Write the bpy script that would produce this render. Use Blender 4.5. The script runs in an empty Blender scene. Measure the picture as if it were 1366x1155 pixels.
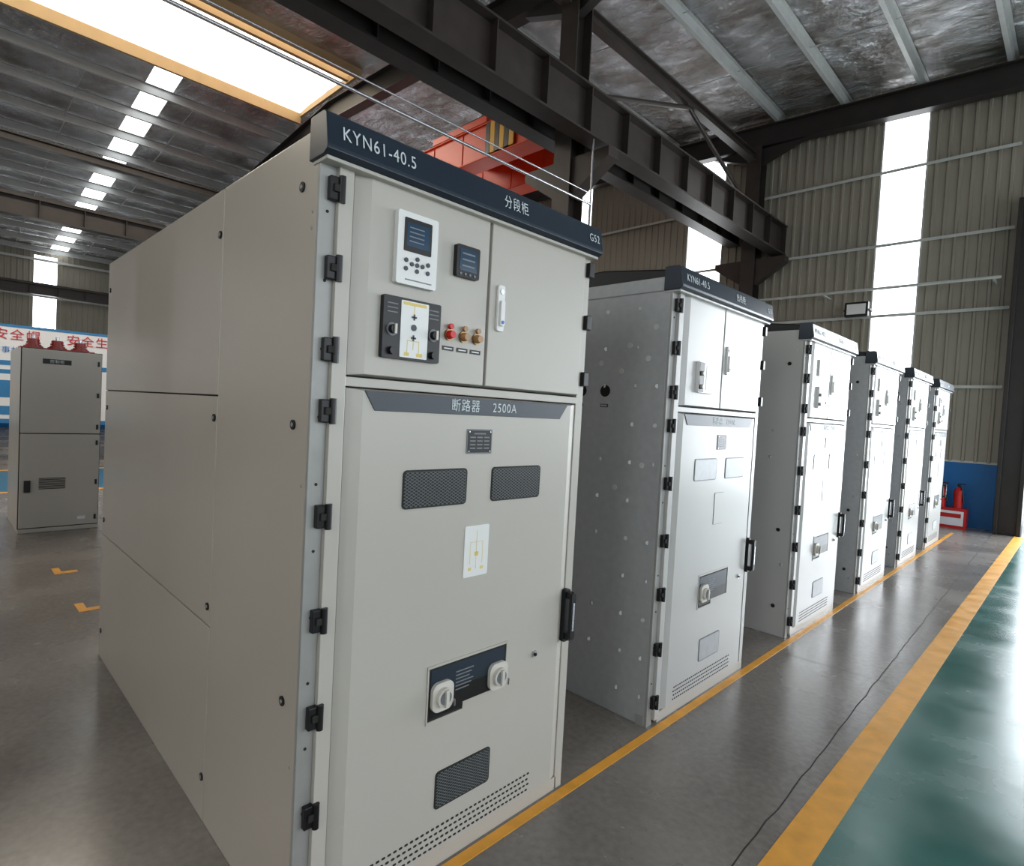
import bpy, bmesh, math, random
from mathutils import Matrix, Vector
random.seed(4)
S=bpy.context.scene
COL=bpy.context.collection

def lin(c):
    c=c/255.0
    return c/12.92 if c<=0.04045 else ((c+0.055)/1.055)**2.4
def rgb(r,g,b): return (lin(r),lin(g),lin(b),1)

# ------------------------------------------------------------------ materials
def mat(name,col,rough=.5,metal=0.,bump=None,var=None,emit=None,coat=0.,rvar=None,stretch=(1,1,1)):
    m=bpy.data.materials.new(name); m.use_nodes=True
    nt=m.node_tree; b=nt.nodes['Principled BSDF']
    b.inputs['Base Color'].default_value=col
    b.inputs['Roughness'].default_value=rough
    b.inputs['Metallic'].default_value=metal
    b.inputs['Coat Weight'].default_value=coat
    tc=nt.nodes.new('ShaderNodeTexCoord'); mp=nt.nodes.new('ShaderNodeMapping')
    mp.inputs['Scale'].default_value=stretch
    nt.links.new(tc.outputs['Object'],mp.inputs[0])
    if var:   # (scale, amount, detail)
        n=nt.nodes.new('ShaderNodeTexNoise'); n.inputs['Scale'].default_value=var[0]; n.inputs['Detail'].default_value=var[2] if len(var)>2 else 4
        nt.links.new(mp.outputs[0],n.inputs[0])
        mr=nt.nodes.new('ShaderNodeMapRange'); mr.inputs[1].default_value=.3; mr.inputs[2].default_value=.7
        mr.inputs[3].default_value=1-var[1]; mr.inputs[4].default_value=1+var[1]
        nt.links.new(n.outputs[0],mr.inputs[0])
        hs=nt.nodes.new('ShaderNodeHueSaturation'); hs.inputs['Color'].default_value=col
        nt.links.new(mr.outputs[0],hs.inputs['Value']); nt.links.new(hs.outputs[0],b.inputs['Base Color'])
    if rvar:
        n=nt.nodes.new('ShaderNodeTexNoise'); n.inputs['Scale'].default_value=rvar[0]; n.inputs['Detail'].default_value=5
        nt.links.new(mp.outputs[0],n.inputs[0])
        mr=nt.nodes.new('ShaderNodeMapRange'); mr.inputs[1].default_value=.3; mr.inputs[2].default_value=.7
        mr.inputs[3].default_value=rvar[1]; mr.inputs[4].default_value=rvar[2]
        nt.links.new(n.outputs[0],mr.inputs[0]); nt.links.new(mr.outputs[0],b.inputs['Roughness'])
    if bump:  # (scale,strength,distance)
        n=nt.nodes.new('ShaderNodeTexNoise'); n.inputs['Scale'].default_value=bump[0]; n.inputs['Detail'].default_value=3
        nt.links.new(mp.outputs[0],n.inputs[0])
        bp=nt.nodes.new('ShaderNodeBump'); bp.inputs['Strength'].default_value=bump[1]; bp.inputs['Distance'].default_value=bump[2]
        nt.links.new(n.outputs[0],bp.inputs['Height']); nt.links.new(bp.outputs[0],b.inputs['Normal'])
    if emit:
        b.inputs['Emission Color'].default_value=emit[0]; b.inputs['Emission Strength'].default_value=emit[1]
    return m

M={}
M['cab']=mat('cabinet_paint',rgb(184,180,172),.33,bump=(350,.05,.001),var=(1.2,.02))
M['cab2']=mat('row_cabinet_paint',rgb(182,181,178),.28,bump=(350,.05,.001),var=(1.2,.02))
M['cabside']=mat('cabinet_side_paint',rgb(182,174,163),.28,bump=(120,.14,.001),var=(1.5,.03))
M['galv']=mat('galvanised_steel',rgb(172,174,176),.42,.15,var=(22,.05,6),bump=(40,.08,.002))
M['galvdark']=mat('galvanised_post',rgb(162,162,159),.45,.2,var=(10,.06))
M['slate']=mat('slate_header_paint',rgb(38,50,62),.3,var=(3,.05))
M['banner']=mat('slate_banner_paint',rgb(68,75,82),.4,var=(3,.04))
M['black']=mat('black_plastic',rgb(20,20,22),.35,var=(20,.1))
M['gap']=mat('shadow_gap_steel',rgb(40,38,36),.7,var=(8,.1))
M['white']=mat('white_plastic',rgb(224,224,222),.35,var=(9,.01))
M['offwhite']=mat('ivory_plastic',rgb(204,200,192),.4,var=(9,.02))
M['screen']=mat('lcd_glass',rgb(52,76,98),.12,var=(12,.15))
M['yellow']=mat('yellow_ink',rgb(220,200,120),.5,var=(30,.05))
M['grey']=mat('grey_ink',rgb(120,124,128),.5,var=(30,.05))
M['redlamp']=mat('red_lamp',rgb(190,22,20),.2,var=(9,.03),emit=(rgb(200,20,15),.1))
M['amber']=mat('amber_lamp',rgb(168,130,90),.25,var=(9,.03))
M['brass']=mat('brass_ring',rgb(150,120,80),.3,.8,var=(9,.03))
M['chrome']=mat('chrome',rgb(190,190,195),.25,.8,var=(9,.03))
M['text']=mat('pale_lettering',rgb(200,208,210),.5,var=(9,.01))
M['blue']=mat('blue_sticker',rgb(40,120,190),.4,var=(9,.03))
M['steel']=mat('dark_brown_steel',rgb(60,53,49),.45,var=(4,.15),bump=(20,.1,.003))
M['rafter']=mat('dark_grey_steel',rgb(48,44,42),.45,var=(3,.15))
M['purlin']=mat('galvanised_purlin',rgb(176,178,176),.5,.25,var=(5,.06))
M['girt']=mat('light_grey_girt',rgb(190,192,188),.5,0,var=(5,.06))
M['crane']=mat('orange_red_crane_paint',rgb(222,74,36),.4,var=(2,.08))
M['cyellow']=mat('safety_yellow_paint',rgb(224,170,40),.45,var=(3,.05))
M['red']=mat('red_paint',rgb(190,30,26),.35,var=(5,.06))
M['epoxy']=mat('red_brown_epoxy',rgb(150,42,34),.3,var=(5,.06))
M['yline']=mat('yellow_floor_paint',rgb(226,164,66),.42,var=(9,.12,8),rvar=(6,.3,.5))
M['bluewall']=mat('blue_wall_paint',rgb(16,104,166),.45,var=(1.5,.08))
M['bluefloor']=mat('blue_floor_paint',rgb(40,104,140),.3,var=(1.5,.08))
M['boardw']=mat('white_board',rgb(225,226,228),.5,var=(3,.02))
M['boardb']=mat('blue_board',rgb(60,130,180),.5,var=(3,.05))
M['pane']=mat('daylight_panel',rgb(240,244,250),.4,var=(.8,.02),emit=((.95,.98,1,1),4.6))
M['panew']=mat('skylight_panel_warm',rgb(250,240,220),.4,var=(.8,.02),emit=((1,.90,.74,1),3.2))
M['sidepane']=mat('side_daylight_panel',rgb(240,244,250),.4,var=(.8,.02),emit=((.88,.94,1,1),3.4))
M['warmframe']=mat('skylight_frame',rgb(176,150,112),.5,var=(3,.05))

def mesh_mat():
    m=bpy.data.materials.new('expanded_metal_mesh'); m.use_nodes=True; nt=m.node_tree; b=nt.nodes['Principled BSDF']
    tc=nt.nodes.new('ShaderNodeTexCoord'); sp=nt.nodes.new('ShaderNodeSeparateXYZ'); nt.links.new(tc.outputs['Object'],sp.inputs[0])
    def mth(op,a,bv=None,cv=None):
        n=nt.nodes.new('ShaderNodeMath'); n.operation=op
        for i,v in enumerate((a,bv,cv)):
            if v is None: continue
            if isinstance(v,(int,float)): n.inputs[i].default_value=v
            else: nt.links.new(v,n.inputs[i])
        return n.outputs[0]
    s=mth('MULTIPLY',sp.outputs['Y'],50); t=mth('MULTIPLY',sp.outputs['Z'],85)
    a=mth('FRACT',mth('ADD',s,t)); c=mth('FRACT',mth('SUBTRACT',s,t))
    k=mth('MAXIMUM',mth('LESS_THAN',a,.2),mth('LESS_THAN',c,.2))
    mx=nt.nodes.new('ShaderNodeMix'); mx.data_type='RGBA'
    mx.inputs['A'].default_value=rgb(50,55,58); mx.inputs['B'].default_value=rgb(116,118,118)
    nt.links.new(k,mx.inputs['Factor']); nt.links.new(mx.outputs['Result'],b.inputs['Base Color'])
    b.inputs['Roughness'].default_value=.2
    return m
M['mesh']=mesh_mat()

def foil_mat():
    m=bpy.data.materials.new('foil_insulation'); m.use_nodes=True; nt=m.node_tree; b=nt.nodes['Principled BSDF']
    b.inputs['Metallic'].default_value=.9; b.inputs['Roughness'].default_value=.2
    tc=nt.nodes.new('ShaderNodeTexCoord'); mp=nt.nodes.new('ShaderNodeMapping'); mp.inputs['Scale'].default_value=(1.0,2.2,1)
    nt.links.new(tc.outputs['Object'],mp.inputs[0])
    n=nt.nodes.new('ShaderNodeTexNoise'); n.inputs['Scale'].default_value=2.1; n.inputs['Detail'].default_value=8; n.inputs['Roughness'].default_value=.6; n.inputs['Distortion'].default_value=.5
    nt.links.new(mp.outputs[0],n.inputs[0])
    bp=nt.nodes.new('ShaderNodeBump'); bp.inputs['Strength'].default_value=1.0; bp.inputs['Distance'].default_value=.17
    nt.links.new(n.outputs[0],bp.inputs['Height']); nt.links.new(bp.outputs[0],b.inputs['Normal'])
    n2=nt.nodes.new('ShaderNodeTexNoise'); n2.inputs['Scale'].default_value=1.1; n2.inputs['Detail'].default_value=3
    nt.links.new(tc.outputs['Object'],n2.inputs[0])
    cr=nt.nodes.new('ShaderNodeValToRGB'); cr.color_ramp.elements[0].position=.35; cr.color_ramp.elements[0].color=rgb(175,170,166)
    cr.color_ramp.elements[1].position=.65; cr.color_ramp.elements[1].color=rgb(228,230,234)
    nt.links.new(n2.outputs[0],cr.inputs[0]); nt.links.new(cr.outputs[0],b.inputs['Base Color'])
    return m
M['foil']=foil_mat()

def floor_mat():
    m=mat('polished_concrete',rgb(98,94,88),.3)
    nt=m.node_tree; b=nt.nodes['Principled BSDF']
    tc=nt.nodes.new('ShaderNodeTexCoord')
    n1=nt.nodes.new('ShaderNodeTexNoise'); n1.inputs['Scale'].default_value=.8; n1.inputs['Detail'].default_value=8
    n2=nt.nodes.new('ShaderNodeTexNoise'); n2.inputs['Scale'].default_value=28; n2.inputs['Detail'].default_value=6
    for n in (n1,n2): nt.links.new(tc.outputs['Object'],n.inputs[0])
    cr=nt.nodes.new('ShaderNodeValToRGB'); cr.color_ramp.elements[0].position=.3; cr.color_ramp.elements[0].color=rgb(108,102,97)
    cr.color_ramp.elements[1].position=.7; cr.color_ramp.elements[1].color=rgb(142,137,131)
    nt.links.new(n1.outputs[0],cr.inputs[0])
    mx=nt.nodes.new('ShaderNodeMix'); mx.data_type='RGBA'; mx.blend_type='OVERLAY'; mx.inputs['Factor'].default_value=.3
    nt.links.new(cr.outputs[0],mx.inputs['A']); nt.links.new(n2.outputs[0],mx.inputs['B']); nt.links.new(mx.outputs['Result'],b.inputs['Base Color'])
    mr=nt.nodes.new('ShaderNodeMapRange'); mr.inputs[1].default_value=.3; mr.inputs[2].default_value=.7; mr.inputs[3].default_value=.18; mr.inputs[4].default_value=.33
    nt.links.new(n1.outputs[0],mr.inputs[0]); nt.links.new(mr.outputs[0],b.inputs['Roughness'])
    b.inputs['IOR'].default_value=1.7
    bp=nt.nodes.new('ShaderNodeBump'); bp.inputs['Strength'].default_value=.12; bp.inputs['Distance'].default_value=.003
    nt.links.new(n2.outputs[0],bp.inputs['Height']); nt.links.new(bp.outputs[0],b.inputs['Normal'])
    return m
M['floor']=floor_mat()
M['green']=mat('green_epoxy_floor',rgb(64,112,106),.22,var=(2.2,.14,8),rvar=(1.6,.14,.34),bump=(3,.05,.01))
M['green'].node_tree.nodes['Principled BSDF'].inputs['IOR'].default_value=1.65
M['clad']=mat('ribbed_cladding',rgb(152,147,134),.5,0,var=(.7,.06))

# ------------------------------------------------------------------ mesh builder
class MB:
    def __init__(s): s.v=[];s.f=[];s.mi=[];s.mats=[];s.sm=[]
    def m(s,k):
        if k not in s.mats: s.mats.append(k)
        return s.mats.index(k)
    def add(s,vs,fs,k,mx=None,smooth=False):
        o=len(s.v)
        for p in vs:
            p=Vector(p); p=mx@p if mx else p
            s.v.append(tuple(p))
        i=s.m(k)
        for f in fs: s.f.append([o+j for j in f]); s.mi.append(i); s.sm.append(smooth)
    def box(s,x0,x1,y0,y1,z0,z1,k,mx=None):
        vs=[(x,y,z) for x in (x0,x1) for y in (y0,y1) for z in (z0,z1)]
        s.add(vs,[(0,1,3,2),(4,6,7,5),(0,4,5,1),(2,3,7,6),(0,2,6,4),(1,5,7,3)],k,mx)
    def prismx(s,poly0,poly1,x0,x1,k):
        n=len(poly0)
        vs=[(x0,a,b) for a,b in poly0]+[(x1,a,b) for a,b in poly1]
        fs=[tuple(range(n-1,-1,-1)),tuple(range(n,2*n))]+[(i,(i+1)%n,n+(i+1)%n,n+i) for i in range(n)]
        s.add(vs,fs,k)
    def prismy(s,poly,y0,y1,k):
        n=len(poly)
        vs=[(a,y0,b) for a,b in poly]+[(a,y1,b) for a,b in poly]
        fs=[tuple(range(n)),tuple(range(2*n-1,n-1,-1))]+[((i+1)%n,i,n+i,n+(i+1)%n) for i in range(n)]
        s.add(vs,fs,k)
    def cyl(s,p0,p1,r,k,n=16,r2=None):
        p0=Vector(p0);p1=Vector(p1);d=(p1-p0).normalized(); r2=r if r2 is None else r2
        u=d.orthogonal().normalized(); w=d.cross(u)
        vs=[];
        for p,rr in((p0,r),(p1,r2)):
            for i in range(n):
                a=2*math.pi*i/n; vs.append(p+(u*math.cos(a)+w*math.sin(a))*rr)
        s.add(vs,[(i,(i+1)%n,n+(i+1)%n,n+i) for i in range(n)],k,smooth=True)
        s.add(vs[:n],[tuple(range(n-1,-1,-1))],k); s.add(vs[n:],[tuple(range(n))],k)
    def rrect(s,y0,y1,z0,z1,r,x0,x1,k,seg=4):
        p=[]
        for cy,cz,a0 in((y1-r,z1-r,0),(y0+r,z1-r,90),(y0+r,z0+r,180),(y1-r,z0+r,270)):
            for i in range(seg+1):
                a=math.radians(a0+90*i/seg); p.append((cy+r*math.cos(a),cz+r*math.sin(a)))
        s.prismx(p,p,x0,x1,k)
    def obj(s,name,parent=None,bevel=0,loc=None):
        me=bpy.data.meshes.new(name); me.from_pydata(s.v,[],s.f)
        for k in s.mats: me.materials.append(M[k])
        for p,i,q in zip(me.polygons,s.mi,s.sm): p.material_index=i; p.use_smooth=q
        me.update(); o=bpy.data.objects.new(name,me); COL.objects.link(o)
        if parent: o.parent=parent
        if loc: o.location=loc
        if bevel:
            b=o.modifiers.new('bevel','BEVEL'); b.width=bevel; b.segments=2; b.limit_method='ANGLE'; b.angle_limit=math.radians(50)
        return o
def empty(name,loc=(0,0,0)):
    e=bpy.data.objects.new(name,None); COL.objects.link(e); e.location=loc; e.empty_display_size=.2; return e
def text(body,size,x,y,z,k,parent,align='LEFT',name='lettering',sx=1.):
    cu=bpy.data.curves.new(name,'FONT'); cu.body=body; cu.size=size; cu.align_x=align; cu.align_y='CENTER'; cu.extrude=.0006
    cu.space_character=1.15
    cu.materials.append(M[k]); o=bpy.data.objects.new(name,cu); COL.objects.link(o)
    o.rotation_euler=(math.pi/2,0,math.pi/2); o.location=(x,y,z); o.scale=(sx,1,1); o.parent=parent; return o

# ------------------------------------------------------------------ switchgear cabinet
D=2.91; H=2.6
def cabinet(y0,W,main=False,side='galv',variant=0):
    e=empty('switchgear_cabinet',(0,y0,0))
    X=.035
    F='cab' if main else 'cab2'
    b=MB(); b.box(-D+.01,0,.012,W-.012,0,2.55,'gap'); b.obj('carcass',e)
    b=MB()
    if main:
        k='cabside'
        b.box(-.797,-.004,-.0,.014,.0,2.6,k)
        for a,c in((0,.816),(.822,1.768),(1.774,2.6)): b.box(-D,-.803,0,.014,a,c,k)
        b.box(-D,-.004,W-.014,W,0,2.6,k)
    else:
        b.box(-D,-.004,0,.014,0,2.58,side); b.box(-D,-.004,W-.014,W,0,2.58,side)
    b.box(-D,-D+.015,.014,W-.014,0,2.58,'cabside'); b.box(-D+.01,0,.014,W-.014,2.55,2.575,'cabside')
    b.obj('side_panels',e,.003)
    b=MB()
    if main:
        pts=[(-.10,z) for z in(2.44,1.69,.79,.2)]+[(-.83,z) for z in(2.42,1.68,.9,.18)]+[(-2.85,z) for z in(2.42,1.66,.92,.18)]
        for x,z in pts:
            b.cyl((x,.001,z),(x,-.005,z),.016,'black',14); b.cyl((x,-.004,z),(x,-.007,z),.007,'galvdark',8)
        for z in(2.35,2.3,1.5,.6): b.cyl((-.03,.001,z),(-.03,-.002,z),.006,'galvdark',8)
    else:
        rr=random.Random(variant)
        kk='girt' if variant==1 else 'galvdark'
        for x in(-.05,-.2,-.42,-.62,-1.0):
            for j in range(11):
                z=.16+j*.225
                if rr.random()<(.8 if variant==1 else .3): b.cyl((x+rr.uniform(-.012,.012),.001,z),(x,-.004,z),.012,kk,10)
        if variant==1:
            for x,z in((-.08,2.3),(-.12,2.12),(-.25,2.2),(-.3,2.05),(-.45,2.1),(-.12,1.5),(-.3,1.35)):
                b.cyl((x,.001,z),(x,-.004,z),.017,kk,10)
            for x in(-.41,-.59): b.cyl((x,.001,1.93),(x,-.003,1.93),.036,'black',20)
            for x in(-.41,-.6):
                b.box(x-.03,x+.025,-.003,.001,1.83,1.85,'black'); b.box(x-.025,x+.02,-.004,.001,1.834,1.846,'galv')
            b.box(-2.9,-.05,-.006,.001,2.5,2.505,'galvdark'); b.box(-.06,-.01,-.006,.001,0,.06,'galvdark')
        else:
            for z in(2.3,.9,.25): b.cyl((-.1,.001,z),(-.1,-.005,z),.016,'black',10)
    b.obj('fasteners',e)
    b=MB()
    b.box(-.004,.012,0,.055,0,2.5,'galvdark'); b.box(-.004,.03,.055,.105,.03,2.5,F)
    b.box(-.004,.02,W-.05,W,0,2.5,F); b.box(0,.024,.10,W-.045,1.822,1.852,F); b.box(0,.02,.1,W-.04,0,.06,F)
    b.obj('front_frame',e,.002)
    b=MB()
    for z in [0.25+i*.21 for i in range(11)]:
        b.cyl((.011,.028,z),(.0135,.028,z),.005,'gap',8)
    b.obj('post_holes',e)
    b=MB()
    zs=[2.42,2.18,1.93,1.74,1.41,1.08,.77,.45,.14]
    for z in zs:
        b.box(.012,.034,.025,.07,z-.036,z+.036,'black'); b.cyl((.036,.062,z-.04),(.036,.062,z+.04),.011,'black',12)
        b.box(.03,.042,.035,.058,z-.012,z+.012,'gap')
    for z in(2.44,2.2,1.94): b.box(.02,.045,W-.03,W+.004,z-.035,z+.03,'black')
    b.obj('hinges',e,.003)
    R=W-.045
    b=MB()
    def door(y0_,y1_,z0_,z1_,il,ir,it,ib,x0=.004,x1=X):
        a=[(y0_,z0_),(y1_,z0_),(y1_,z1_),(y0_,z1_)]
        c=[(y0_+il,z0_+ib),(y1_-ir,z0_+ib),(y1_-ir,z1_-it),(y0_+il,z1_-it)]
        b.prismx(a,a,x0,x0+.008,F)
        b.prismx(a,c,x0+.008,x1,F)
    split=.69 if main else .62
    door(.115,split-.004,1.858,2.50,.05,.004,.01,.006)
    door(split+.004,R,1.858,2.50,.004,.012,.01,.006)
    door(.115,R,.065,1.818,.05,.06,.006,.008)
    b.obj('doors',e,.002)
    b=MB(); yb=W-.13
    pp=[(.21,1.748),(yb-.05,1.748),(yb,1.812),(.17,1.812)]
    b.prismx(pp,pp,X-.001,X+.004,'banner')
    b.obj('door_banner',e,.001)
    b=MB()
    prof=[(-.04,2.5),(.055,2.5),(.078,2.512),(.078,2.525),(.062,2.622),(.045,2.632),(-.04,2.632)]
    b.prismy(prof,-.012,W+.015,'slate'); b.box(-.03,.06,-.004,W+.005,2.488,2.5,F)
    b.obj('header_fascia',e,.003)
    def ht(s_,y,al,sz=.05):
        o=text(s_,sz,.0735,y,2.568,'text',e,al,'header_lettering'); o.rotation_euler=(math.pi/2-.16,0,math.pi/2); o.scale=(.78,1,1)
    ht('KYN61-40.5',.035,'LEFT',.06); ht('分段柜' if main else '出线柜',.78*W/1.33,'CENTER',.055); ht('G52' if main else 'G%d'%(52+variant),W-.01,'RIGHT',.05)
    text('断路器    2500A' if main else '断路器   1250A',.05,X+.0045,.53,1.779,'text',e,'LEFT','banner_lettering',.9)
    b=MB(); b.rrect(.615,.745,1.60,1.695,.004,X,X+.003,'grey'); b.rrect(.62,.74,1.605,1.69,.004,X+.003,X+.004,'black')
    for i in range(5):
        for j in range(3 if i else 1):
            yy=.63+j*.036 if i else .65
            b.box(X+.004,X+.0046,yy,yy+(.028 if i else .06),1.675-i*.014,1.680-i*.014,'grey')
    for yy in(.626,.734):
        for zz in(1.61,1.685): b.cyl((X+.004,yy,zz),(X+.0055,yy,zz),.003,'chrome',8)
    b.obj('nameplate',e)
    b=MB()
    for a,c,z0_,z1_ in((.34,.62,1.415,1.54),(.76,1.035,1.415,1.54),(.55,.82,.25,.385)):
        b.rrect(a-.006,c+.006,z0_-.006,z1_+.006,.016,X-.004,X+.003,'gap' if main else 'grey')
        b.rrect(a,c,z0_,z1_,.012,X+.003,X+.004,'mesh' if main else 'galv')
        if variant==2 and z0_>1:
            for q in range(3): 
                yy=a+.05+q*.07
                p_=[(yy,z0_+.03),(yy+.02,z0_+.03),(yy+.045,z1_-.03),(yy+.025,z1_-.03)]
                b.prismx(p_,p_,X+.004,X+.0045,'yellow')
    b.obj('view_windows',e)
    b=MB(); b.rrect(.63,.755,1.12,1.32,.006,X,X+.003,F if not main else 'white')
    if main:
        for q in((.691,.6925,1.15,1.30),(.66,.725,1.255,1.2565),(.66,.6615,1.17,1.255),(.7235,.725,1.17,1.255),(.683,.702,1.2,1.217),(.654,.668,1.145,1.157),(.716,.731,1.145,1.157)):
            b.box(X+.003,X+.0036,q[0],q[1],q[2],q[3],'yellow')
    else:
        b.rrect(.627,.758,1.117,1.323,.007,X,X+.0015,'grey')
    b.obj('mimic_label',e)
    b=MB()
    b.box(X,X+.004,.483,.897,.592,.602,F);b.box(X,X+.004,.483,.897,.803,.813,F)
    b.box(X,X+.004,.483,.49,.6,.805,F);b.box(X,X+.004,.89,.897,.6,.805,F)
    b.box(X-.03,X+.001,.49,.89,.602,.803,'gap'); b.box(X+.001,X+.003,.50,.88,.612,.70,'black')
    b.box(X+.001,X+.003,.50,.88,.70,.795,'slate')
    b.box(X+.001,X+.004,.66,.89,.602,.63,F)
    for i in range(6): b.box(X+.003,X+.0034,.62,.62+.09-.01*(i%3),.755-i*.014,.760-i*.014,'grey')
    for cy,cz in((.55,.69),(.84,.685)):
        if not main and cy>.8: continue
        b.rrect(cy-.05,cy+.05,cz-.055,cz+.055,.03,X+.003,X+.018,'offwhite',6)
        b.cyl((X+.018,cy,cz),(X+.034,cy,cz),.036,'offwhite',24)
        b.cyl((X+.034,cy,cz),(X+.036,cy,cz),.026,'grey',24)
        b.box(X+.034,X+.046,cy-.007,cy+.007,cz-.032,cz+.032,'offwhite')
        b.cyl((X+.03,cy+.045,cz-.02),(X+.02,cy+.055,cz-.05),.004,'chrome',8)
    b.obj('operating_recess',e,.0015)
    b=MB(); b.rrect(1.055,1.08,.70,.725,.004,X,X+.008,'chrome'); b.cyl((X+.008,1.067,.712),(X+.014,1.067,.712),.007,'black',10); b.obj('lock',e)
    b=MB()
    yy0=.24
    n=int((W-.24-yy0)/.024)
    for i in range(n):
        for j in range(4):
            yy=yy0+i*.024+(j%2)*.008; zz=.095+j*.024
            b.rrect(yy,yy+.015,zz,zz+.008,.0035,X,X+.0012,'gap',2)
    b.obj('ventilation_grille',e)
    b=MB(); hy=W-.062
    b.rrect(hy-.018,hy+.022,.72,.965,.012,X-.01,X+.012,'black')
    b.box(X+.01,X+.04,hy-.012,hy+.014,.925,.955,'black'); b.box(X+.01,X+.04,hy-.012,hy+.014,.735,.765,'black')
    b.rrect(hy-.014,hy+.016,.74,.955,.01,X+.034,X+.05,'black'); b.box(X+.05,X+.052,hy-.006,hy+.008,.78,.91,'chrome')
    b.obj('door_handle',e,.004)
    b=MB(); ly=split+.06
    b.rrect(ly-.018,ly+.018,2.08,2.26,.01,X,X+.012,'white'); b.rrect(ly-.011,ly+.011,2.10,2.20,.008,X+.012,X+.024,'white')
    b.cyl((X+.024,ly,2.115),(X+.026,ly,2.115),.007,'blue',12); b.cyl((X+.012,ly,2.235),(X+.016,ly,2.235),.01,'chrome',12)
    b.obj('upper_latch',e,.002)
    if main:
        b=MB()
        b.rrect(.255,.42,2.175,2.415,.008,X,X+.022,'white'); b.rrect(.28,.392,2.285,2.395,.004,X+.022,X+.024,'black')
        b.box(X+.024,X+.0245,.29,.382,2.302,2.38,'screen')
        for i in range(4): b.box(X+.0245,X+.0248,.3,.36,2.318+i*.015,2.322+i*.015,'grey')
        for dy,dz in((0,0),(.022,0),(-.022,0),(0,.02),(0,-.02),(.045,.01),(-.045,.01),(.045,-.018),(-.045,-.018)):
            b.cyl((X+.022,.336+dy,2.245+dz),(X+.026,.336+dy,2.245+dz),.0075,'banner',12)
        b.box(X+.022,X+.0225,.29,.40,2.19,2.194,'grey')
        b.obj('protection_relay',e,.0015)
        b=MB()
        b.rrect(.51,.62,2.25,2.365,.008,X,X+.02,'black'); b.rrect(.524,.606,2.272,2.352,.004,X+.02,X+.021,'screen')
        for i in range(3): b.box(X+.021,X+.0214,.535,.595,2.288+i*.022,2.294+i*.022,'grey')
        for i in range(4): b.cyl((X+.02,.53+i*.022,2.261),(X+.0225,.53+i*.022,2.261),.005,'grey',8)
        b.obj('power_meter',e,.0015)
        b=MB()
        b.rrect(.215,.45,1.925,2.13,.006,X,X+.02,'black'); b.rrect(.282,.395,1.932,2.122,.004,X+.02,X+.022,'white')
        for q in((.334,.337,2.06,2.11),(.334,.337,1.96,2.01),(.31,.36,1.988,1.991),(.31,.3125,1.95,1.988),(.3575,.360,1.95,1.988),(.3,.32,1.938,1.95),(.35,.375,1.938,1.95),(.29,.385,2.108,2.118)):
            b.box(X+.022,X+.0225,*q,'yellow')
        b.cyl((X+.022,.335,2.035),(X+.024,.335,2.035),.011,'banner',14)
        for dz in(.035,-.035):
            b.box(X+.022,X+.024,.325,.345,2.035+dz-.003,2.035+dz+.003,'banner')
            b.box(X+.022,X+.024,.332,.338,2.035+dz-.01,2.035+dz+.01,'banner')
        for cy,cz in((.25,2.02),(.42,2.02)):
            b.cyl((X+.02,cy,cz),(X+.022,cy,cz),.022,'grey',20); b.cyl((X+.022,cy,cz),(X+.04,cy,cz),.015,'black',16)
            b.box(X+.04,X+.046,cy-.004,cy+.004,cz-.016,cz+.016,'offwhite')
        for cy in(.25,.42):
            b.cyl((X+.02,cy,1.95),(X+.035,cy,1.95),.013,'black',16)
            for i in range(3): b.box(X+.02,X+.0205,cy-.02,cy+.02,2.075+i*.014,2.079+i*.014,'grey')
        b.obj('state_indicator',e,.0015)
        b=MB()
        for cy,kk in((.503,'redlamp'),(.57,'amber'),(.635,'amber')):
            b.cyl((X,cy,2.035),(X+.008,cy,2.035),.02,'brass',20); b.cyl((X+.008,cy,2.035),(X+.03,cy,2.035),.016,kk,20,r2=.013)
            b.cyl((X+.008,cy,2.065),(X+.02,cy,2.065),.01,kk,12)
            b.box(X,X+.002,cy-.026,cy+.026,1.978,1.994,'black'); b.box(X+.002,X+.0024,cy-.018,cy+.018,1.984,1.988,'white')
        b.obj('indicator_lamps',e)
    else:
        b=MB()
        b.rrect(.28,.47,1.945,2.13,.006,X,X+.02,'white'); b.rrect(.285,.345,1.95,2.125,.004,X+.02,X+.022,'black')
        for cz in(2.06,1.98): b.cyl((X+.022,.315,cz),(X+.036,.315,cz),.014,'offwhite',12)
        b.rrect(.37,.45,1.965,2.11,.003,X+.02,X+.0215,'offwhite')
        if variant>1: b.rrect(.28,.38,2.22,2.36,.006,X,X+.015,'white'); b.box(X+.015,X+.016,.3,.36,2.28,2.34,'screen')
        if variant>1:
            for cy in(.51,.555): b.cyl((X,cy,2.0),(X+.02,cy,2.0),.014,'redlamp' if cy<.53 else 'amber',12)
        b.obj('control_unit',e,.0015)
        b=MB()
        b.prismy([(-1.6,2.575),(-.05,2.575),(-.05,2.63),(-.5,2.68),(-1.2,2.66)],.03,W-.03,'black')
        b.obj('top_duct',e,.01)
    return e

cabinet(0,1.33,True)
for i,(y,w) in enumerate(((2.10,1.27),(4.25,1.27),(6.28,1.27),(8.16,1.27),(10.0,1.27))):
    cabinet(y,w,False,'galv' if i!=1 else 'cab2',i+1)

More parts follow.
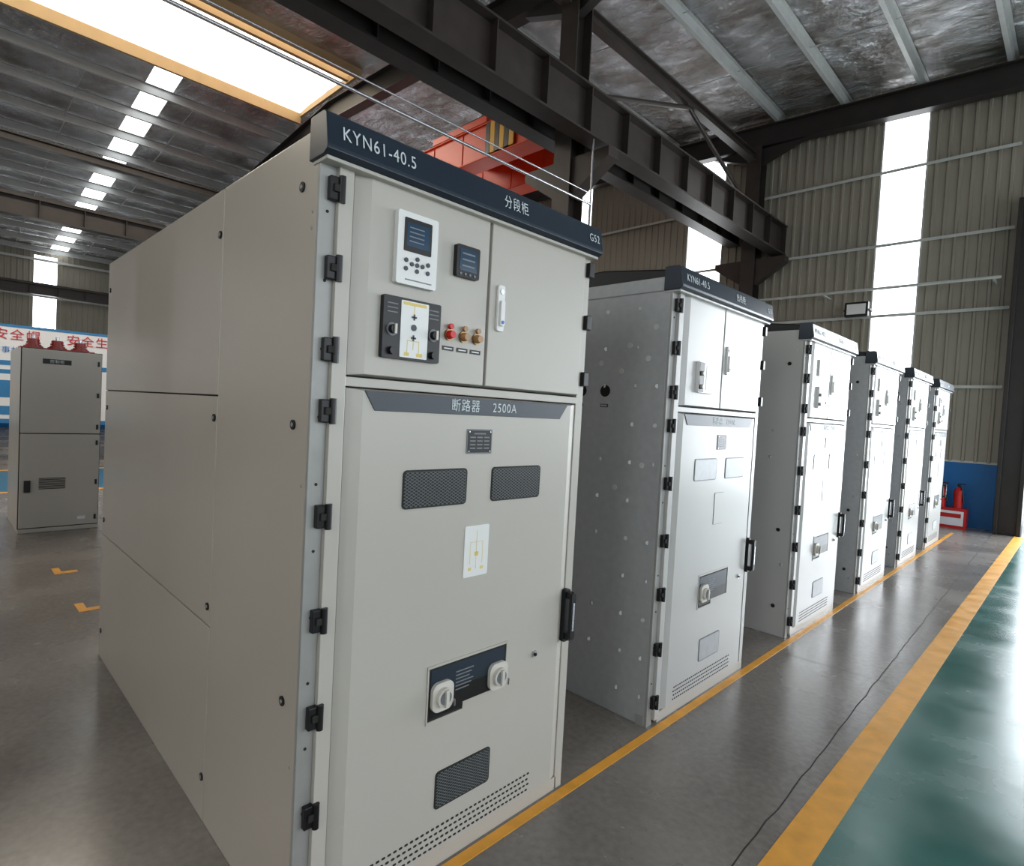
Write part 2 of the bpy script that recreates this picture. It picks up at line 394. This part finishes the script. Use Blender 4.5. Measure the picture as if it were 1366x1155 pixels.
# ------------------------------------------------------------------ shell
YW=13.6; XL=-31.; XR=8.; YB=-7.
RX=-12.4
def RZ(x): return 9.62-(.1*(RX-x) if x<RX else .05*(x-RX))
b=MB(); b.box(XL-.3,XR+.3,YB,YW+14,-.2,0,'floor'); b.obj('floor')
b=MB(); b.box(1.02,5.5,YB+.05,YW-.02,0,.002,'green'); b.obj('painted_walkway')
b=MB(); b.box(1.02,5.5,YW+.25,YW+12,0,.002,'green'); b.obj('painted_walkway')
b=MB(); b.box(.87,1.02,YB+.05,YW-.45,0,.003,'yline'); b.obj('floor_marking_line')
b=MB(); b.box(.035,.085,-.6,YW-1.2,0,.003,'yline'); b.obj('floor_marking_line')
b=MB(); b.box(-14.2,-11.0,YB+.05,YW-.05,0,.002,'bluefloor'); b.obj('painted_walkway')
b=MB(); b.box(-11.0,-10.85,YB+.05,YW-.05,0,.003,'yline'); b.obj('floor_marking_line')
b=MB(); b.box(-14.35,-14.2,YB+.05,YW-.05,0,.003,'yline'); b.obj('floor_marking_line')
for (x,y) in((-5.2,.04),(-3.92,.04)):
    b=MB(); b.box(x-.04,x+.04,y,y+.18,0,.003,'yline'); b.box(x-.2,x-.04,y,y+.06,0,.003,'yline'); b.obj('floor_corner_mark')
b=MB()
pts=[(.80,-2.)]; y=-2.
while y<13.3:
    y+=.12; pts.append((.80-.02*max(0,(y-1.5))+random.uniform(-.006,.006),y))
for (x0,y0),(x1,y1) in zip(pts,pts[1:]):
    w=.003; b.add([(x0-w,y0,.0006),(x0+w,y0,.0006),(x1+w,y1,.0006),(x1-w,y1,.0006)],[(0,1,2,3)],'gap')
for yy in(3.9,7.6,-1.2):
    x=.1
    while x<.8:
        x1=x+.08; b.add([(x,yy-.002+.1*x,.0006),(x1,yy-.002+.1*x1,.0006),(x1,yy+.002+.1*x1,.0006),(x,yy+.002+.1*x,.0006)],[(0,1,2,3)],'gap'); x=x1
b.obj('floor_joint')

def ribbed_x(b,x0,x1,z0,z1,y,k,top=True):
    x=x0; prof=[]
    while x<x1-.001:
        for dx,d in((0,0),(.13,0),(.145,-.03),(.185,-.03),(.2,0)):
            if x+dx<=x1+1e-6: prof.append((x+dx,y+d))
        x+=.2
    prof.append((x1,y))
    vs=[(a,c,z0) for a,c in prof]+[(a,c,min(z1,RZ(a)+.02)) for a,c in prof]; n=len(prof)
    b.add(vs,[(i,i+1,n+i+1,n+i) for i in range(n-1)],k)
def ribbed_y(b,y0,y1,z0,z1,x,k,s=1):
    y=y0; prof=[]
    while y<y1-.001:
        for dy,d in((0,0),(.13,0),(.145,.03),(.185,.03),(.2,0)):
            if y+dy<=y1+1e-6: prof.append((y+dy,x+d*s))
        y+=.2
    prof.append((y1,x))
    vs=[(c,a,z0) for a,c in prof]+[(c,a,z1) for a,c in prof]; n=len(prof)
    b.add(vs,[(i,i+1,n+i+1,n+i) for i in range(n-1)],k)
wins=[(-1.80,-.98),(-6.3,-5.3),(-10.6,-9.6),(-15.,-14.),(-19.4,-18.4),(-23.8,-22.8),(-28.2,-27.2)]
b=MB(); zt=9.7; zw0=1.9
def wt(a): return 8.9 if a>-20 else 7.6
edges=sorted(wins); cur=XL
for a,c in edges:
    ribbed_x(b,cur,a,1.28,zt,YW,'clad'); ribbed_x(b,a,c,1.28,zw0,YW,'clad'); ribbed_x(b,a,c,wt(a),zt,YW,'clad'); cur=c
ribbed_x(b,cur,.75,1.28,zt,YW,'clad'); ribbed_x(b,.75,XR,5.6,zt,YW,'clad'); ribbed_x(b,6.,XR,0,5.6,YW,'clad')
b.box(XL,.75,YW,YW+.15,0,1.28,'bluewall'); b.box(XL,.75,YW-.02,YW,1.26,1.30,'girt')
b.obj('wall_far')
for i,(a,c) in enumerate(wins):
    b=MB(); b.box(a,c,YW+.03,YW+.05,zw0,wt(a),'pane')
    for xx in(a,c): b.box(xx-.015,xx+.015,YW-.02,YW+.03,zw0,wt(a),'girt')
    b.obj('window_%d'%(i+1))
b=MB()
for z in(2.75,4.25,5.75,7.3):
    b.box(XL,.5,YW-.12,YW-.035,z,z+.03,'girt'); b.box(XL,.5,YW-.125,YW-.115,z-.03,z+.03,'girt')
b.obj('trim_1')
b=MB(); cur=XL; bw=[(-26,-25),(-20,-19),(-9,-8),(-4,-3),(1.5,3.5)]
for a,c in bw:
    ribbed_x(b,cur,a,0,zt,YB,'clad'); ribbed_x(b,a,c,0,1.9,YB,'clad'); ribbed_x(b,a,c,7.2,zt,YB,'clad'); cur=c
ribbed_x(b,cur,XR,0,zt,YB,'clad'); b.obj('wall_back_light_block')  # unseen wall behind the camera, added to block light from behind
for i,(a,c) in enumerate(bw):
    b=MB(); b.box(a,c,YB-.05,YB-.03,1.9,7.2,'pane'); b.obj('window_%d'%(i+30))
zl=RZ(XL)
b=MB(); lw=[(2.3,3.1),(-2.2,-1.4),(6.8,7.6),(11.,11.8)]; cur=YB
for a,c in sorted(lw):
    ribbed_y(b,cur,a,0,zl,XL,'clad'); ribbed_y(b,a,c,0,1.5,XL,'clad'); ribbed_y(b,a,c,7.5,zl,XL,'clad'); cur=c
ribbed_y(b,cur,YW,0,zl,XL,'clad'); b.box(XL-.1,XL+.04,YB,YW,0,1.28,'bluewall')
b.obj('wall_left')
for i,(a,c) in enumerate(lw):
    b=MB(); b.box(XL-.05,XL-.03,a,c,1.5,7.5,'pane'); b.obj('window_%d'%(i+11))
b=MB()
for z in(2.75,4.25,5.75,7.3): b.box(XL+.035,XL+.12,YB,YW,z-.05,z+.05,'girt')
b.obj('trim_2')
b=MB(); zr=RZ(XR)
ribbed_y(b,YB,YW,0,1.0,XR,'clad',-1); ribbed_y(b,YB,YW,4.8,zr,XR,'clad',-1)
for y in(YB,0,6.3,YW-.4): ribbed_y(b,y,y+.4,1.0,4.8,XR,'clad',-1)
b.obj('wall_right')
b=MB(); b.box(XR+.03,XR+.05,YB,YW,1.0,4.8,'sidepane'); b.obj('window_20')

# roof ----------------------------------------------------------------------
b=MB()
def roofquad(x0,x1,y0,y1,k='foil',dz=0,nx=1):
    z0,z1=RZ(x0)+dz,RZ(x1)+dz
    b.add([(x0,y0,z0),(x1,y0,z1),(x1,y1,z1),(x0,y1,z0)],[(3,2,1,0)],k)
SKX0,SKX1,SKY=-13.9,-10.8,6.15
roofquad(XL,-14.3,YB,2.8); roofquad(XL,-14.3,3.4,YW)
roofquad(-14.3,SKX0,YB,YW)
roofquad(SKX0,RX,SKY,YW); roofquad(RX,SKX1,SKY,YW)
roofquad(SKX1,XR,YB,YW)
b.obj('ceiling')
b=MB(); roofquad(SKX0,RX,YB,SKY,'panew',.05); roofquad(RX,SKX1,YB,SKY,'panew',.05)
for x in(SKX0,SKX1): b.box(x-.04,x+.04,YB,SKY,RZ(x)-.22,RZ(x)+.05,'warmframe')
for x in(SKX1-.55,): b.box(x-.05,x+.05,YB,SKY,RZ(x)-.1,RZ(x)+.04,'warmframe')
b.box(SKX0,SKX1,SKY-.03,SKY+.03,RZ(SKX0)-.04,RZ(SKX0)+.1,'warmframe')
b.obj('skylight_window_1')
b=MB(); roofquad(XL,-14.3,2.8,3.4,'pane',.04); b.obj('skylight_window_2')
b=MB(); x=-30.5
xs=[]
while x<XR:
    if not(SKX0+.0<x<SKX1-.0): xs.append(x)
    x+=1.4
for x in xs:
    z=RZ(x)-.03
    b.box(x-.004,x+.004,YB,YW,z-.2,z,'purlin'); b.box(x-.07,x+.004,YB,YW,z-.206,z-.2,'purlin'); b.box(x-.07,x-.064,YB,YW,z-.2,z-.18,'purlin'); b.box(x,x+.06,YB,YW,z-.006,z,'purlin')
for y in(-3.2,1.6,3.9,8.6,10.9):
    for x0,x1 in zip(xs,xs[1:]):
        if x1-x0<1.6: b.cyl((x0,y,RZ(x0)-.12),(x1,y+.05,RZ(x1)-.12),.009,'purlin',6)
b.obj('trim_3')

def hbeam_x(b,x0,x1,y,z0f,depth,wid,k):
    for (a0,a1,hh) in((0,.02,wid/2),(depth-.02,depth,wid/2),(.02,depth-.02,.01)):
        vs=[]
        for x in(x0,x1):
            zt_=z0f(x)
            for yy in(y-hh,y+hh):
                for z in(zt_-a1,zt_-a0): vs.append((x,yy,z))
        b.add(vs,[(0,1,3,2),(4,6,7,5),(0,4,5,1),(2,3,7,6),(0,2,6,4),(1,5,7,3)],k)
def hbeam_y(b,y0,y1,x,ztop,depth,wid,k,stiff=0):
    b.box(x-wid/2,x+wid/2,y0,y1,ztop-.03,ztop,k); b.box(x-wid/2,x+wid/2,y0,y1,ztop-depth,ztop-depth+.03,k)
    b.box(x-.012,x+.012,y0,y1,ztop-depth+.03,ztop-.03,k)
    if stiff:
        y=y0+stiff/2
        while y<y1:
            b.box(x-wid/2+.01,x+wid/2-.01,y-.008,y+.008,ztop-depth+.03,ztop-.03,k); y+=stiff
def hcol(b,x,y,z0,z1,w,d,k):
    b.box(x-w/2,x+w/2,y-d/2,y-d/2+.02,z0,z1,k); b.box(x-w/2,x+w/2,y+d/2-.02,y+d/2,z0,z1,k); b.box(x-.01,x+.01,y-d/2+.02,y+d/2-.02,z0,z1,k)
rt=lambda x: RZ(x)-.24
for y in(-.9,6.3,13.3):
    b=MB()
    for x0,x1 in((XL+.2,RX),(RX,-4.4),(-4.4,XR-.2)): hbeam_x(b,x0,x1,y,rt,.5,.25,'rafter')
    b.obj('roof_rafter')
for y in(-.9,6.3,13.3):
    for x in(-4.4,-17.2,-30.6):
        b=MB(); hcol(b,x,y,0,rt(x)-.5,.34,.36,'steel'); b.box(x-.25,x+.25,y-.25,y+.25,0,.03,'steel')
        cz=5.78 if x>-30 else 5.6
        for s in(1,-1):
            if x<-30 and s<0: continue
            p=[(x+s*.15,cz),(x+s*.85,cz),(x+s*.85,cz-.14),(x+s*.15,cz-.6)]
            if s>0: p=p[::-1]
            b.prismy(p,y-.12,y+.12,'steel')
            z=min(rt(x),rt(x+s*1.1))-.5
            b.prismy([(x,z),(x+s*1.1,z-.005),(x,z-.4)] if s<0 else [(x,z),(x,z-.4),(x+s*1.1,z-.005)],y-.08,y+.08,'rafter')
        b.obj('steel_column')
for x,top,dep in((-3.8,6.55,.70),(-4.95,6.6,.34),(-17.9,6.6,.5),(-30.0,6.1,.42)):
    b=MB(); hbeam_y(b,YB+.05,YW-.08,x,top,dep,.30,'steel',.95); b.box(x-.035,x+.035,YB+.05,YW-.08,top,top+.08,'steel')
    b.obj('crane_runway_girder')
for (ya,yb) in((-6.9,-1.15),(-.65,6.05),(6.55,13.05)):
    for x,zz in((-4.4,8.3),(-17.2,7.9)):
        b=MB(); hbeam_y(b,ya,yb,x,zz,.2,.18,'steel'); b.obj('roof_strut')
b=MB()
for (ya,za,yb,zb) in((9.9,8.1,12.95,7.0),(9.9,8.1,6.65,7.0)):
    b.cyl((-4.4,ya,za),(-4.4,yb,zb),.045,'steel',8)
b.obj('roof_brace')
b=MB(); b.cyl((-3.62,YB+.05,4.85),(-3.62,5.9,4.85),.018,'chrome',8); b.cyl((-3.62,5.9,4.86),(-3.62,5.9,4.4),.018,'chrome',8)
b.cyl((-3.62,YB+.05,5.0),(-3.62,5.9,5.0),.010,'chrome',8)
b.cyl((-3.62,5.9,4.4),(-3.62,5.9,5.78),.012,'chrome',8); b.cyl((-3.62,-2,4.8),(-3.62,-2,5.78),.012,'chrome',8)
b.obj('conduit_pipe')
b=MB(); b.cyl((-8,13.05,4.75),(.4,13.05,4.75),.03,'girt',10)
for x in(-7,-2.6,.3): b.box(x-.02,x+.02,13.05,YW-.1,4.70,4.72,'girt')
b.obj('wall_pipe')

# overhead crane in the neighbouring bay
e=empty('overhead_crane',(0,0,0))
b=MB()
for y in(6.75,8.15):
    b.box(-17.3,-5.2,y,y+.36,6.70,7.34,'crane'); b.box(-17.35,-5.18,y-.04,y+.40,6.68,6.71,'crane'); b.box(-17.35,-5.18,y-.04,y+.40,7.33,7.36,'crane')
    for i in range(12): b.box(-16.2+i*.95,-16.18+i*.95,y-.015,y+.375,6.72,7.33,'crane')
b.obj('bridge_girders',e,.01)
b=MB()
for x in(-4.95,-17.9):
    b.box(x-.16,x+.16,6.6,8.95,6.76,7.05,'crane'); b.box(x-.16,x+.6*(1 if x<-10 else -1),6.75,7.1,6.85,7.25,'crane'); b.box(x-.16,x+.6*(1 if x<-10 else -1),8.15,8.5,6.85,7.25,'crane')
    for y in(6.8,8.7): b.cyl((x-.06,y,6.79),(x+.06,y,6.79),.1,'steel',20)
b.obj('end_trucks',e,.01)
b=MB()
b.box(-8.6,-6.9,6.7,8.55,7.36,7.5,'crane'); b.box(-8.4,-7.6,7.2,8.2,7.5,7.9,'steel'); b.cyl((-7.4,7.1,7.7),(-7.4,8.2,7.7),.18,'steel',20)
for i in range(6):
    x=-6.9+i*.13
    p_=[(6.69,6.72),(6.72,6.72),(6.72,7.32),(6.69,7.32)]
    b.prismx(p_,p_,x,x+.13,'cyellow' if i%2 else 'black')
b.obj('hoist_trolley',e,.01)

b=MB(); b.box(.55,.95,YW-.35,YW-.06,0,6.2,'rafter'); b.box(.55,.62,YW-.4,YW-.35,0,6.2,'rafter'); b.box(.88,.95,YW-.4,YW-.35,0,6.2,'rafter'); b.obj('door_frame_column',None,.01)
b=MB(); b.box(.96,6.1,YW-.2,YW-.05,5.35,5.7,'rafter'); b.obj('door_lintel')

e=empty('floodlight',(-1.95,13.1,4.35))
b=MB(); b.box(-.22,.22,-.05,.08,-.14,.16,'black'); 
for i in range(6): b.box(-.2+i*.075,-.19+i*.075,.08,.14,-.12,.14,'black')
b.box(-.18,.18,-.056,-.05,-.10,.12,'white'); b.obj('lamp_housing',e,.01)
b=MB(); b.box(-.25,-.235,-.01,.2,-.02,.02,'steel'); b.box(.235,.25,-.01,.2,-.02,.02,'steel'); b.box(-.25,.25,.19,.21,-.02,.02,'steel'); b.cyl((0,.2,0),(0,.42,0),.02,'steel'); b.obj('bracket',e)

e=empty('fire_extinguisher_station',(-.12,YW-.3,0))
b=MB(); b.box(-.28,.28,-.14,.14,0,.38,'red'); b.box(-.24,.24,-.145,-.14,.05,.33,'boardw'); b.box(-.2,.2,-.148,-.145,.2,.28,'red'); b.obj('cabinet_box',e,.01)
b=MB()
for x in(-.14,.12):
    b.cyl((x,0,.38),(x,0,.72),.075,'red',20); b.cyl((x,0,.72),(x,0,.79),.075,'red',20,r2=.025); b.cyl((x,0,.79),(x,0,.84),.02,'black',10); b.box(x-.015,x+.1,-.015,.015,.84,.86,'black')
    b.cyl((x+.04,-.03,.82),(x+.095,-.05,.5),.012,'black',8)
b.obj('extinguishers',e)

# ------------------------------------------------------------------ small cabinet at left
e=empty('control_cabinet',(-7.32,-.06,0))
w=.80;h=2.24;d=1.25
b=MB(); b.box(-d,-.02,0,w,0,h,'cab'); b.box(-.03,.0,.0,w,.05,h,'gap'); b.obj('body',e,.004)
b=MB(); b.box(0,.025,.008,w-.008,.06,1.205,'cab'); b.box(0,.025,.008,w-.008,1.215,h-.01,'cab'); b.box(0,.02,0,w,0,.05,'cab'); b.obj('doors',e,.006)
b=MB(); b.box(.025,.028,.2,.48,2.06,2.12,'black'); 
for i in range(9):
    b.box(.025,.029,.19,.45,.53+i*.016,.538+i*.016,'gap')
b.box(.025,.05,.05,.11,.5,.64,'black'); b.box(.025,.028,.58,.66,.13,.17,'boardw')
for z in(2.1,1.7,1.3,1.1,.6,.15): b.cyl((.03,.76,z-.03),(.03,.76,z+.03),.012,'black',8)
b.obj('door_fittings',e)
text('控制柜',.045,.0285,.34,2.09,'text',e,'CENTER','plate_lettering')
b=MB()
for i,y in enumerate((.16,.40,.64)):
    b.cyl((-.5,y,h),(-.5,y,h+.05),.1,'epoxy',18)
    for j in range(3): b.cyl((-.5,y,h+.05+j*.03),(-.5,y,h+.07+j*.03),.08-.008*j,'epoxy',18); b.cyl((-.5,y,h+.06+j*.03),(-.5,y,h+.08+j*.03),.06,'epoxy',14)
    b.cyl((-.5,y,h+.14),(-.5,y,h+.19),.02,'chrome',10)
b.box(-.62,-.38,.02,.78,h,h+.03,'epoxy'); b.obj('bushings',e)

e=empty('notice_board',(-16.2,-5,0))
b=MB(); b.box(-.03,.03,0,12,.9,3.2,'boardw'); b.box(.03,.035,.0,12,2.25,2.36,'boardb'); b.box(.03,.035,0,12,.9,1.0,'boardb'); b.box(.03,.035,0,12,3.14,3.2,'boardb')
for i in range(10):
    b.box(.03,.035,.2+i*1.2,1.2+i*1.2,1.1,2.15,'boardb'); b.box(.035,.037,.3+i*1.2,1.1+i*1.2,1.3,2.05,'boardw'); b.box(.037,.039,.4+i*1.2,.8+i*1.2,1.5,1.9,'cyellow' if i%2 else 'boardb')
for y in(.05,3,6,9,11.95): b.box(-.07,-.03,y-.04,y+.04,0,3.2,'chrome')
b.obj('panel',e)
text('安全生产     安全帽     安全帽     安全生产',.27,.04,2.2,2.95,'red',e,'LEFT','slogan_lettering')
text('当好安全第一责任人 预防事故人人有责 当好安全第一责任人 预防事故人人有责',.16,.04,.35,2.6,'blue',e,'LEFT','slogan_lettering')

# ------------------------------------------------------------------ light
w=bpy.data.worlds.new('overcast'); S.world=w; w.use_nodes=True
bg=w.node_tree.nodes['Background']; bg.inputs[0].default_value=(.9,.95,1,1); bg.inputs[1].default_value=2.4
def area(name,loc,rot,sx,sy,en,col):
    l=bpy.data.lights.new(name,'AREA'); l.shape='RECTANGLE'; l.size=sx; l.size_y=sy; l.energy=en; l.color=col
    o=bpy.data.objects.new(name,l); COL.objects.link(o); o.location=loc; o.rotation_euler=rot; return o
area('skylight_daylight',(-12.4,0,9.2),(0,0,0),2.8,11,700,(1,.92,.80))
area('doorway_daylight',(3.4,YW+.3,2.7),(math.radians(-90),0,0),4.6,5.0,900,(.9,.95,1))

# ------------------------------------------------------------------ camera
cam=bpy.data.cameras.new('camera'); co=bpy.data.objects.new('camera',cam); COL.objects.link(co)
r=Matrix(((0.707964,0.704237,0.053265),(-0.062126,-0.013028,0.997983),(0.703511,-0.709846,0.034529)))
m4=r.transposed().to_4x4(); m4.translation=Vector((1.7009,-.82285,1.76434)); co.matrix_world=m4
cam.sensor_width=36; cam.lens=772.44*36/1366; cam.clip_start=.05; cam.clip_end=200
S.camera=co
S.view_settings.view_transform='Standard'; S.view_settings.look='None'; S.view_settings.exposure=-.22; S.view_settings.gamma=.9
